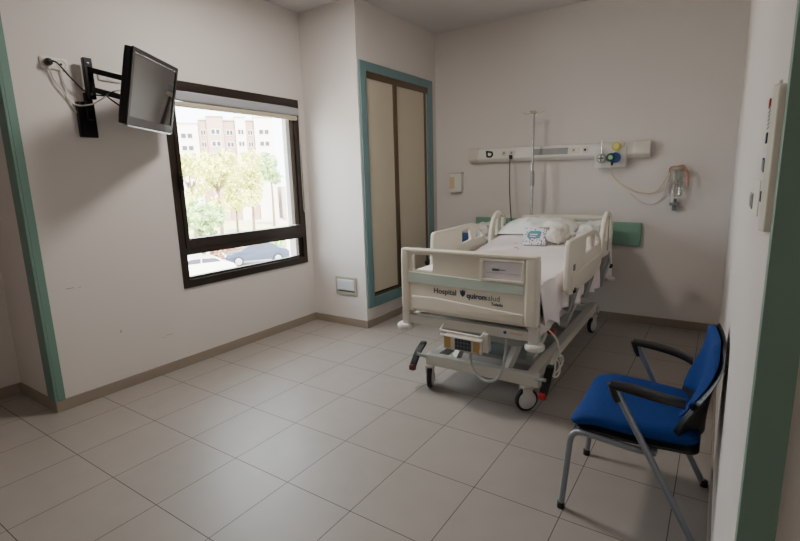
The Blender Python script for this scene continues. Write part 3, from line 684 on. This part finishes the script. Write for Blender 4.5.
finish('cord', tube(smooth_path([(-1.90, YB-.11, 1.65), (-1.90, YB-.12, 1.58), (-1.885, YB-.15, 1.3), (-1.86, YB-.17, 1.05), (-1.84, YB-.17, .85)]), .006, 8), mat('cord_grey', (84, 80, 78), .5), c, True)
# coiled cable hanging from bed side
pts = []
for k in range(46):
    t = k/45; a_ = t*2*PI*2.6; r_ = .085-.02*t
    pts.append((-.80+.012*math.sin(a_*1.3), 2.95+1.15*r_*math.cos(a_)*(1+.25*math.sin(3*t)), .245+.09*t*0+.75*r_*math.sin(a_)+.02*math.sin(5*t)))
pts = [(-.86, 2.93, .50), (-.80, 2.95, .42)]+pts
o = finish('coiled_cable', tube(smooth_path(pts, 3), .006, 8), WPL, smooth=True, origin=(-.79, 2.99, .2)); tag(o, 'white cable coiled and hanging under the right side of the bed', 'cable')
# ------------------------------------------------------------------ visitor chair (faces -x)
ch = thing('visitor_chair', 'blue padded visitor chair with black armrests and grey tube legs', 'chair', (-.2, 2.19, 0))
for y, s in ((1.945, -1), (2.44, 1)):
    pts = fillet_path([(-.487, y-.004*s, .012), (-.455, y, .392), (-.20, y, .372), (-.135, y-.012*s, .372)], .06)
    k = finish('leg', tube(pts, .0135, 12), CHAIRM, ch, True)
    finish('foot_cap', lathe([(.016, 0), (.017, .004), (.016, .028), (.0135, .03)], (-.488, y-.004*s, 0), 'z', 16), BLK, k, True)
    ya = y+.038*s
    k = finish('leg', tube(fillet_path([(-.287, ya, .64), (-.272, ya-.003*s, .595), (.032, y+.005*s, .012)], .03), .0135, 12), CHAIRM, ch, True)
    finish('foot_cap', lathe([(.016, 0), (.017, .004), (.016, .028), (.0135, .03)], (.036, y+.005*s, 0), 'z', 16), BLK, k, True)
    # armrest
    bm = bmesh.new(); path = smooth_path([(-.303, ya, .642), (-.22, ya, .637), (-.12, ya-.008*s, .622), (-.05, ya-.04*s, .603)], 6); rings = []
    n = len(path)
    for i, p in enumerate(path):
        t = i/(n-1); wd = .024+.010*math.sin(PI*min(1, t*1.2)); hh = .012+.004*t
        rings.append([bm.verts.new(p+Vector((0, wd*math.copysign(abs(math.cos(q))**.6, math.cos(q)), hh*math.copysign(abs(math.sin(q))**.6, math.sin(q))))) for q in [2*PI*j/16 for j in range(16)]])
    for a_, b_ in zip(rings, rings[1:]):
        for j in range(16): bm.faces.new((a_[j], a_[(j+1) % 16], b_[(j+1) % 16], b_[j]))
    bm.faces.new(rings[0][::-1]); bm.faces.new(rings[-1]); bmesh.ops.recalc_face_normals(bm, faces=bm.faces)
    k = finish('armrest', bm, BLK, ch, True)
    finish('arm_socket', tube([(-.302, ya, .648), (-.285, ya, .60), (-.274, ya, .578)], [.017, .0175, .016], 12), BLK, k, True)
def seatf(p):
    u = (p.x+.235)/.225; v = (p.y-2.193)/.255
    z = p.z
    taper = 1-.14*max(0, u)            # narrower towards the back
    top = p.z > .415
    if top: z += .012*(abs(v)**2)-.010*math.exp(-((u-.2)/.6)**2)*(1-v*v)
    z -= .045*max(0, -u-.55)**1.5*2.0   # waterfall front
    z -= .010*(u+1)/2
    return (p.x, 2.193+(p.y-2.193)*taper, z)
finish('seat', soft((-.468, 1.935, .412), (.002, 2.452, .478), (.05, .05, .033), 22, seatf), BLUE, ch, True)
def seatg(p):
    q = seatf(p); return q
finish('seat_shell', soft((-.455, 1.94, .392), (.006, 2.447, .418), (.04, .04, .012), 22, seatg), BLK, ch, True)
finish('under_rail', add_bar(bmesh.new(), (-.15, 1.94, .378), (-.15, 2.445, .378), .03, .02), CHAIRM, ch)
def backrest(off, th, ws, z0, z1, wob=.5):
    bm = bmesh.new(); N = 30; front = []; rear = []
    for i in range(N+1):
        v = i/N; z = z0+(z1-z0)*v; rf = []; rb = []
        q = abs(2*v-1)
        hw = ws*((1-q**3.0*.72)**.5 if v > .5 else (1-q**4.5*.5)**.5)*(.96+.04*min(1, max(0, (z-.42)/.22)))
        tz = min(1, max(0, (z-.43)/.36)); sm_ = tz*tz*(3-2*tz)
        cx = .014+.044*sm_; wing = .082*(1-sm_)+.004
        for j in range(N+1):
            u = -1+2*j/N
            y = 2.19+hw*u
            c_ = cx-wing*u*u-.012*sm_*(1+u)+off
            e = 1-max(abs(u), q)**6
            tt = (th if wob == .5 else .014+.026*(1-sm_)**.7)*max(.12, e**wob if e > 0 else 0)
            rf.append(bm.verts.new((c_-tt, y, z))); rb.append(bm.verts.new((c_, y, z)))
        front.append(rf); rear.append(rb)
    for i in range(N):
        for j in range(N):
            bm.faces.new((front[i][j], front[i][j+1], front[i+1][j+1], front[i+1][j])); bm.faces.new((rear[i][j], rear[i+1][j], rear[i+1][j+1], rear[i][j+1]))
    for i in range(N):
        bm.faces.new((front[i][0], front[i+1][0], rear[i+1][0], rear[i][0])); bm.faces.new((front[i][N], rear[i][N], rear[i+1][N], front[i+1][N]))
        bm.faces.new((front[0][i], rear[0][i], rear[0][i+1], front[0][i+1])); bm.faces.new((front[N][i], front[N][i+1], rear[N][i+1], rear[N][i]))
    bmesh.ops.recalc_face_normals(bm, faces=bm.faces); return bm
finish('backrest', backrest(-.014, .032, .236, .515, .822), BLUE, ch, True)
finish('back_shell', backrest(.004, .040, .252, .410, .828, .22), BLK, ch, True)
# ------------------------------------------------------------------ recliner mostly hidden behind the bed
rc = thing('recliner_chair', 'blue vinyl recliner mostly hidden behind the left bed rail', 'armchair', (-2.25, 4.55, 0))
finish('seat', soft((-2.50, 4.25, .32), (-2.0, 4.80, .47), .05, 12), BLUE2, rc, True)
finish('backrest', soft((-2.50, 4.72, .40), (-2.0, 4.86, .86), .05, 12), BLUE2, rc, True)
for x in (-2.56, -1.99):
    finish('armrest', soft((x, 4.25, .56), (x+.06, 4.78, .62), .02, 8), BLK, rc, True)
    for y in (4.30, 4.76): finish('leg', tube([(x+.03, y, 0), (x+.03, y, .58)], .014, 10), CHAIRM, rc, True)
finish('seat_frame', box((-2.53, 4.27, .28), (-1.97, 4.80, .33), .006), CHAIRM, rc)
o = finish('crumpled_blanket', soft((-2.17, 4.50, .80), (-1.93, 4.80, .985), .07, 16, lambda p: crum(p, (-2.05, 4.65, .9), 11, .04, 9)), mat('grey_white_blanket', (206, 204, 198), .9, bump=.3, bscale=30, var=.12, vscale=16), smooth=True, origin=(-2.05, 4.65, .84)); tag(o, 'grey-white crumpled blanket heaped on the blue recliner', 'blanket')
# ------------------------------------------------------------------ ceiling luminaire and added entrance fill light (above the frame)
def luminaire(x, y, power, sx=.6, sy=.6, label=''):
    t = thing('ceiling_light', label, 'light', (x, y, ZC-.03))
    finish('light_frame', plate(rect(x-sx/2-.02, y-sy/2-.02, x+sx/2+.02, y+sy/2+.02, .01), [rect(x-sx/2, y-sy/2, x+sx/2, y+sy/2, .005)], .03, Matrix.Translation((0, 0, ZC-.015)), .002), WPL, t)
    finish('diffuser', box((x-sx/2, y-sy/2, ZC-.012), (x+sx/2, y+sy/2, ZC-.004)), mat('diffuser_glow', (255, 244, 226), .5, emit=(255, 236, 208), es=1.0), t)
    L = bpy.data.lights.new('ceiling_lamp', 'AREA'); L.shape = 'RECTANGLE'; L.size = sx; L.size_y = sy; L.energy = power; L.color = (1, .93, .85)
    o = bpy.data.objects.new('lamp', L); C.objects.link(o); o.parent = t; o.location = (0, 0, -.012)
luminaire(-2.35, 2.3, 24, .36, .36, label='square white ceiling light over the middle of the room')
luminaire(-1.4, -.3, 3, label='square white fill light added unseen on the ceiling over the entrance')  # weak fill lamp added to brighten the entrance side, no known fixture there
# ------------------------------------------------------------------ world outside
GZ = -3.9
CAMP = Vector((0, 0, 1.45))
RR = Matrix(((.83137702, .55500329, -.02799265), (.08006278, -.16947448, -.98227713), (-.54991108, .81440147, -.18533229)))
def at(px, py, depth):
    return CAMP + RR.transposed() @ Vector(((px-400)/476.33*depth, (py-270.5)/476.33*depth, depth))
GROUND = mat('pale_paving', (200, 192, 182), .9, var=.05, vscale=.2)
LEAFY = mat('yellow_green_leaves', (212, 212, 112), .8, var=.25, vscale=.8)
LEAFG = mat('green_leaves', (158, 184, 118), .8, var=.25, vscale=1)
LEAFR = mat('reddish_leaves', (176, 132, 110), .8, var=.25, vscale=1)
BARK = mat('bark', (120, 100, 80), .9)
WALLP = mat('pink_render', (180, 148, 138), .85, var=.03)
WALLW = mat('pale_render', (222, 212, 204), .85, var=.03)
WINM = mat('far_window', (60, 60, 68), .3)
g = finish('ground', box((-200, -60, GZ-.5), (-7, 200, GZ)), GROUND); g['kind'] = 'structure'
g = finish('ground_lawn', box((-70, 25, GZ), (-42, 46, GZ+.03)), mat('dry_lawn', (190, 190, 140), .9, var=.1, vscale=.5)); g['kind'] = 'structure'
# apartment building
ctr = at(236, 185, 72); vdir = (ctr-CAMP); vdir.z = 0; vdir.normalize(); rgt = Vector((-vdir.y, vdir.x, 0))*-1
base = Vector((ctr.x, ctr.y, GZ))
BMx = Matrix((rgt, vdir, Vector((0, 0, 1)))).transposed().to_4x4(); BMx.translation = base
ap = thing('apartment_building', 'pale pink apartment block with stepped bays seen through the window', 'building', tuple(base))
s_ = 72/476.33
def bl_(px): return (px-236)*s_
topz_ = (185-119)*s_+5.35
cols = [(185, 206, .0, WALLW), (206, 214, 1.2, WALLP), (214, 229, .0, WALLP), (229, 240, 1.4, WALLP), (240, 250, .2, WALLW), (250, 258, 1.3, WALLP), (258, 276, .1, WALLW)]
for k, (a_, b_, dpt, m_) in enumerate(cols):
    bm = box((bl_(a_), dpt, 0), (bl_(b_)-.02, 10, topz_-(.4 if k % 2 else 0)-(1.0 if k == 0 else 0)), .02); bm.transform(BMx); wl_ = finish('facade_bay', bm, m_, ap)
    wd = (b_-a_)*s_
    for fl in range(5):
        z = topz_-2.6-fl*1.72*1.0-(.6 if k == 0 else 0)
        if z < .6: continue
        ww = min(.9, wd*.3); cx = (bl_(a_)+bl_(b_))/2
        bm = box((cx-ww, dpt-.06, z), (cx+ww, dpt+.05, z+.85)); bm.transform(BMx); wn = finish('window', bm, WALLW, wl_)
        bm = bmesh.new()
        for q in (-1, 1): add_box(bm, (cx+q*ww*.48-ww*.36, dpt-.09, z+.12), (cx+q*ww*.48+ww*.36, dpt-.05, z+.75))
        bm.transform(BMx); finish('pane', bm, WINM, wl_)
    bm = box((bl_(a_)-.1, dpt-.2, topz_-(.4 if k % 2 else 0)-(1.0 if k == 0 else 0)), (bl_(b_)+.05, 10, topz_+.25-(.4 if k % 2 else 0)-(1.0 if k == 0 else 0)), .02); bm.transform(BMx); finish('roof_edge', bm, WALLW, wl_)
bm = box((bl_(280), -6, 0), (bl_(305), 8, 5.0), .05); bm.transform(BMx)
hs = thing('side_building', 'low white building right of the apartment block beyond the window', 'building', tuple(base)); k = finish('facade', bm, WALLW, hs)
bm = box((bl_(283), -6.1, 3.0), (bl_(290), -5.9, 4.0)); bm.transform(BMx); finish('window', bm, WINM, k)
# trees
def foliage(c, r, n, leaf, sq=(1, 1, 1.2)):
    n = int(n*.6)
    bm = bmesh.new(); rnd = random.Random(int(c[0]*10+c[1]))
    blobs = [(Vector((rnd.uniform(-1, 1)*r*.5*sq[0], rnd.uniform(-1, 1)*r*.5*sq[1], rnd.uniform(-.7, .7)*r*sq[2])), r*rnd.uniform(.35, .6)) for _ in range(9)]
    for _ in range(n):
        b, br_ = rnd.choice(blobs); d = Vector((rnd.gauss(0, 1), rnd.gauss(0, 1), rnd.gauss(0, 1))).normalized()*br_*rnd.uniform(.6, 1.05)
        p = Vector(c)+b+d; u = Vector((rnd.gauss(0, 1), rnd.gauss(0, 1), rnd.gauss(0, 1))).normalized(); w_ = u.orthogonal().normalized(); L = leaf*rnd.uniform(.6, 1.3)
        q = [bm.verts.new(p+u*L), bm.verts.new(p+w_*L*.6), bm.verts.new(p-u*L), bm.verts.new(p-w_*L*.6)]; bm.faces.new(q)
    return bm
def tree(px, py, depth, r, m_, label, sq=(1, 1, 1.3), n=1500, leaf=.22):
    c_ = at(px, py, depth); t = thing('leafy_tree', label, 'tree', (c_.x, c_.y, GZ), )
    finish('foliage', foliage(c_, r, n, leaf, sq), m_, t)
    bm = tube([(c_.x, c_.y, GZ), (c_.x+.1, c_.y, (GZ+c_.z)/2), (c_.x, c_.y, c_.z+r*.4)], [r*.09, r*.07, r*.03], 8)
    for k in range(4):
        a_ = k*1.6; add_tube(bm, [(c_.x, c_.y, c_.z-r*.5), (c_.x+math.cos(a_)*r*.5, c_.y+math.sin(a_)*r*.5, c_.z+r*.3)], [r*.04, r*.015], 6)
    finish('trunk', bm, BARK, t, True)
tree(217, 182, 44, 2.1, LEAFY, 'tall yellow-green tree in the middle of the window view', (.8, .8, 1.7), 2200)
tree(250, 182, 48, 1.7, LEAFY, 'tall yellow-green tree at the right side of the window view', (.8, .8, 1.9))
tree(190, 182, 46, 1.8, LEAFY, 'yellow-green tree at the far left of the window view', (.8, .8, 1.6))
tree(234, 190, 52, 1.5, LEAFY, 'slim yellow-green tree between the two tallest trees outside', (.7, .7, 2.0))
tree(270, 168, 60, 1.9, LEAFG, 'small green tree before the right end of the apartment block', (1, 1, 1))
tree(200, 222, 33, 1.7, LEAFG, 'round green tree low at the left of the window view', (1.2, 1, .8))
def shrub(px, py, depth, r, m_, label, grp=None):
    c_ = at(px, py, depth); c_.z = GZ+r*.7
    o_ = finish('garden_shrub', foliage(c_, r, 700, .16, (1.5, 1.2, .7)), m_, origin=(c_.x, c_.y, GZ)); tag(o_, label, 'shrub', grp)
shrub(222, 234, 34, 1.0, LEAFR, 'reddish shrub outside just above the parked blue car')
shrub(246, 228, 39, 1.0, LEAFY, 'yellow shrub outside between the reddish and the green shrubs')
shrub(272, 226, 37, 1.0, LEAFG, 'green shrub outside at the right above the blue car')
# cars
def car(px, py, depth, yaw, body, label):
    c_ = at(px, py, depth); c_.z = GZ+.03
    M = Matrix.Translation(c_) @ BMx.to_3x3().to_4x4() @ Matrix.Rotation(yaw, 4, 'Z')
    t = thing('parked_car', label, 'car', tuple(c_))
    prof = round_poly([(-2.1, .32), (2.1, .32), (2.12, .62), (1.95, .95), (1.55, 1.02), (1.05, 1.40), (-.35, 1.45), (-1.05, 1.02), (-1.95, .86), (-2.12, .62)], [.08, .08, .1, .12, .1, .2, .25, .1, .12, .1], 4)
    bm = bmesh.new(); L_ = []
    for y in (-.86, -.80, .80, .86):
        e = .93 if abs(y) > .83 else 1
        L_.append([bm.verts.new((p.x*e, y*(1-.18*max(0, (p.y-.95))/.5), .32+(p.y-.32)*(e if p.y < 1 else 1))) for p in prof])
    for a_, b_ in zip(L_, L_[1:]):
        for k in range(len(a_)): bm.faces.new((a_[k], a_[(k+1) % len(a_)], b_[(k+1) % len(a_)], b_[k]))
    bm.faces.new(L_[0]); bm.faces.new(L_[-1][::-1]); bmesh.ops.recalc_face_normals(bm, faces=bm.faces)
    bm.transform(M); finish('body', bm, body, t, True)
    for y in (-1, 1):
        for pp in ([(-.95, 1.03), (-.38, 1.38), (.15, 1.39), (.15, 1.03)], [(.22, 1.03), (.22, 1.39), (.95, 1.35), (1.35, 1.06)]):
            bm = plate(round_poly(pp, .05), [], .02, frame_M((0, y*.795 if True else 0, 0), (1, 0, 0), (0, 0, 1))); bm.transform(M); finish('side_window', bm, WINM, t)
        for x in (-1.3, 1.3):
            bm = lathe([(.2, -.1), (.31, -.1), (.33, -.06), (.33, .06), (.31, .1), (.2, .1)], (x, y*.80, .33), 'y', 24); bm.transform(M); k = finish('wheel', bm, RUB, t, True)
            bm = lathe([(0, -.11), (.2, -.11), (.22, -.1), (.22, .1), (.2, .11), (0, .11)], (x, y*.80, .33), 'y', 20); bm.transform(M); finish('hub_cap', bm, SILV, k, True)
    for x, m_ in ((-2.08, WPL), (2.08, RED)):
        for y in (-.6, .6):
            bm = soft((x-.05, y-.18, .66), (x+.05, y+.18, .80), .04, 4); bm.transform(M); finish('car_lamp', bm, m_, t, True)
car(257, 262, 33, .12, mat('slate_blue_paint', (34, 44, 68), .3, coat=.6), 'slate blue car parked outside, seen through the lower window pane')
car(196, 275, 27, .3, mat('white_car_paint', (214, 210, 206), .3, coat=.5), 'white car parked outside at the left of the lower pane')
# ------------------------------------------------------------------ light
wd = bpy.data.worlds.new('sky'); bpy.context.scene.world = wd; wd.use_nodes = True
nt = wd.node_tree; bg = nt.nodes['Background']
sky = nt.nodes.new('ShaderNodeTexSky'); sky.sky_type = 'HOSEK_WILKIE'; sky.turbidity = 4; sky.ground_albedo = .6
sky.sun_direction = Vector((.55, -.35, .75)).normalized()
mx = nt.nodes.new('ShaderNodeMix'); mx.data_type = 'RGBA'; mx.inputs[0].default_value = .6
nt.links.new(sky.outputs[0], mx.inputs[6]); mx.inputs[7].default_value = (.95, .97, 1, 1)
nt.links.new(mx.outputs[2], bg.inputs['Color']); bg.inputs['Strength'].default_value = 13
S = bpy.data.lights.new('sun', 'SUN'); S.energy = 22; S.angle = .01; S.color = (1, .95, .86)
so = bpy.data.objects.new('sun', S); C.objects.link(so); so.rotation_euler = Vector((.55, -.35, .75)).to_track_quat('Z', 'Y').to_euler()
P = bpy.data.lights.new('window_portal', 'AREA'); P.shape = 'RECTANGLE'; P.size = 1.6; P.size_y = 1.38; P.cycles.is_portal = True
po = bpy.data.objects.new('window_portal', P); C.objects.link(po); po.location = (XL-.12, 2.84, 1.45); po.rotation_euler = (0, -PI/2, 0)
# ------------------------------------------------------------------ camera
cam = bpy.data.cameras.new('camera'); cam.sensor_width = 36; cam.sensor_fit = 'HORIZONTAL'; cam.lens = 476.329/800*36; cam.clip_start = .02; cam.clip_end = 1000
co = bpy.data.objects.new('camera', cam); C.objects.link(co)
m3 = Matrix((RR[0], -RR[1], -RR[2])).transposed().to_4x4(); m3.translation = CAMP; co.matrix_world = m3
bpy.context.scene.camera = co
vs = bpy.context.scene.view_settings; vs.view_transform = 'AgX'; vs.look = 'None'; vs.exposure = .62
bpy.context.scene.cycles.max_bounces = 10; bpy.context.scene.cycles.diffuse_bounces = 6
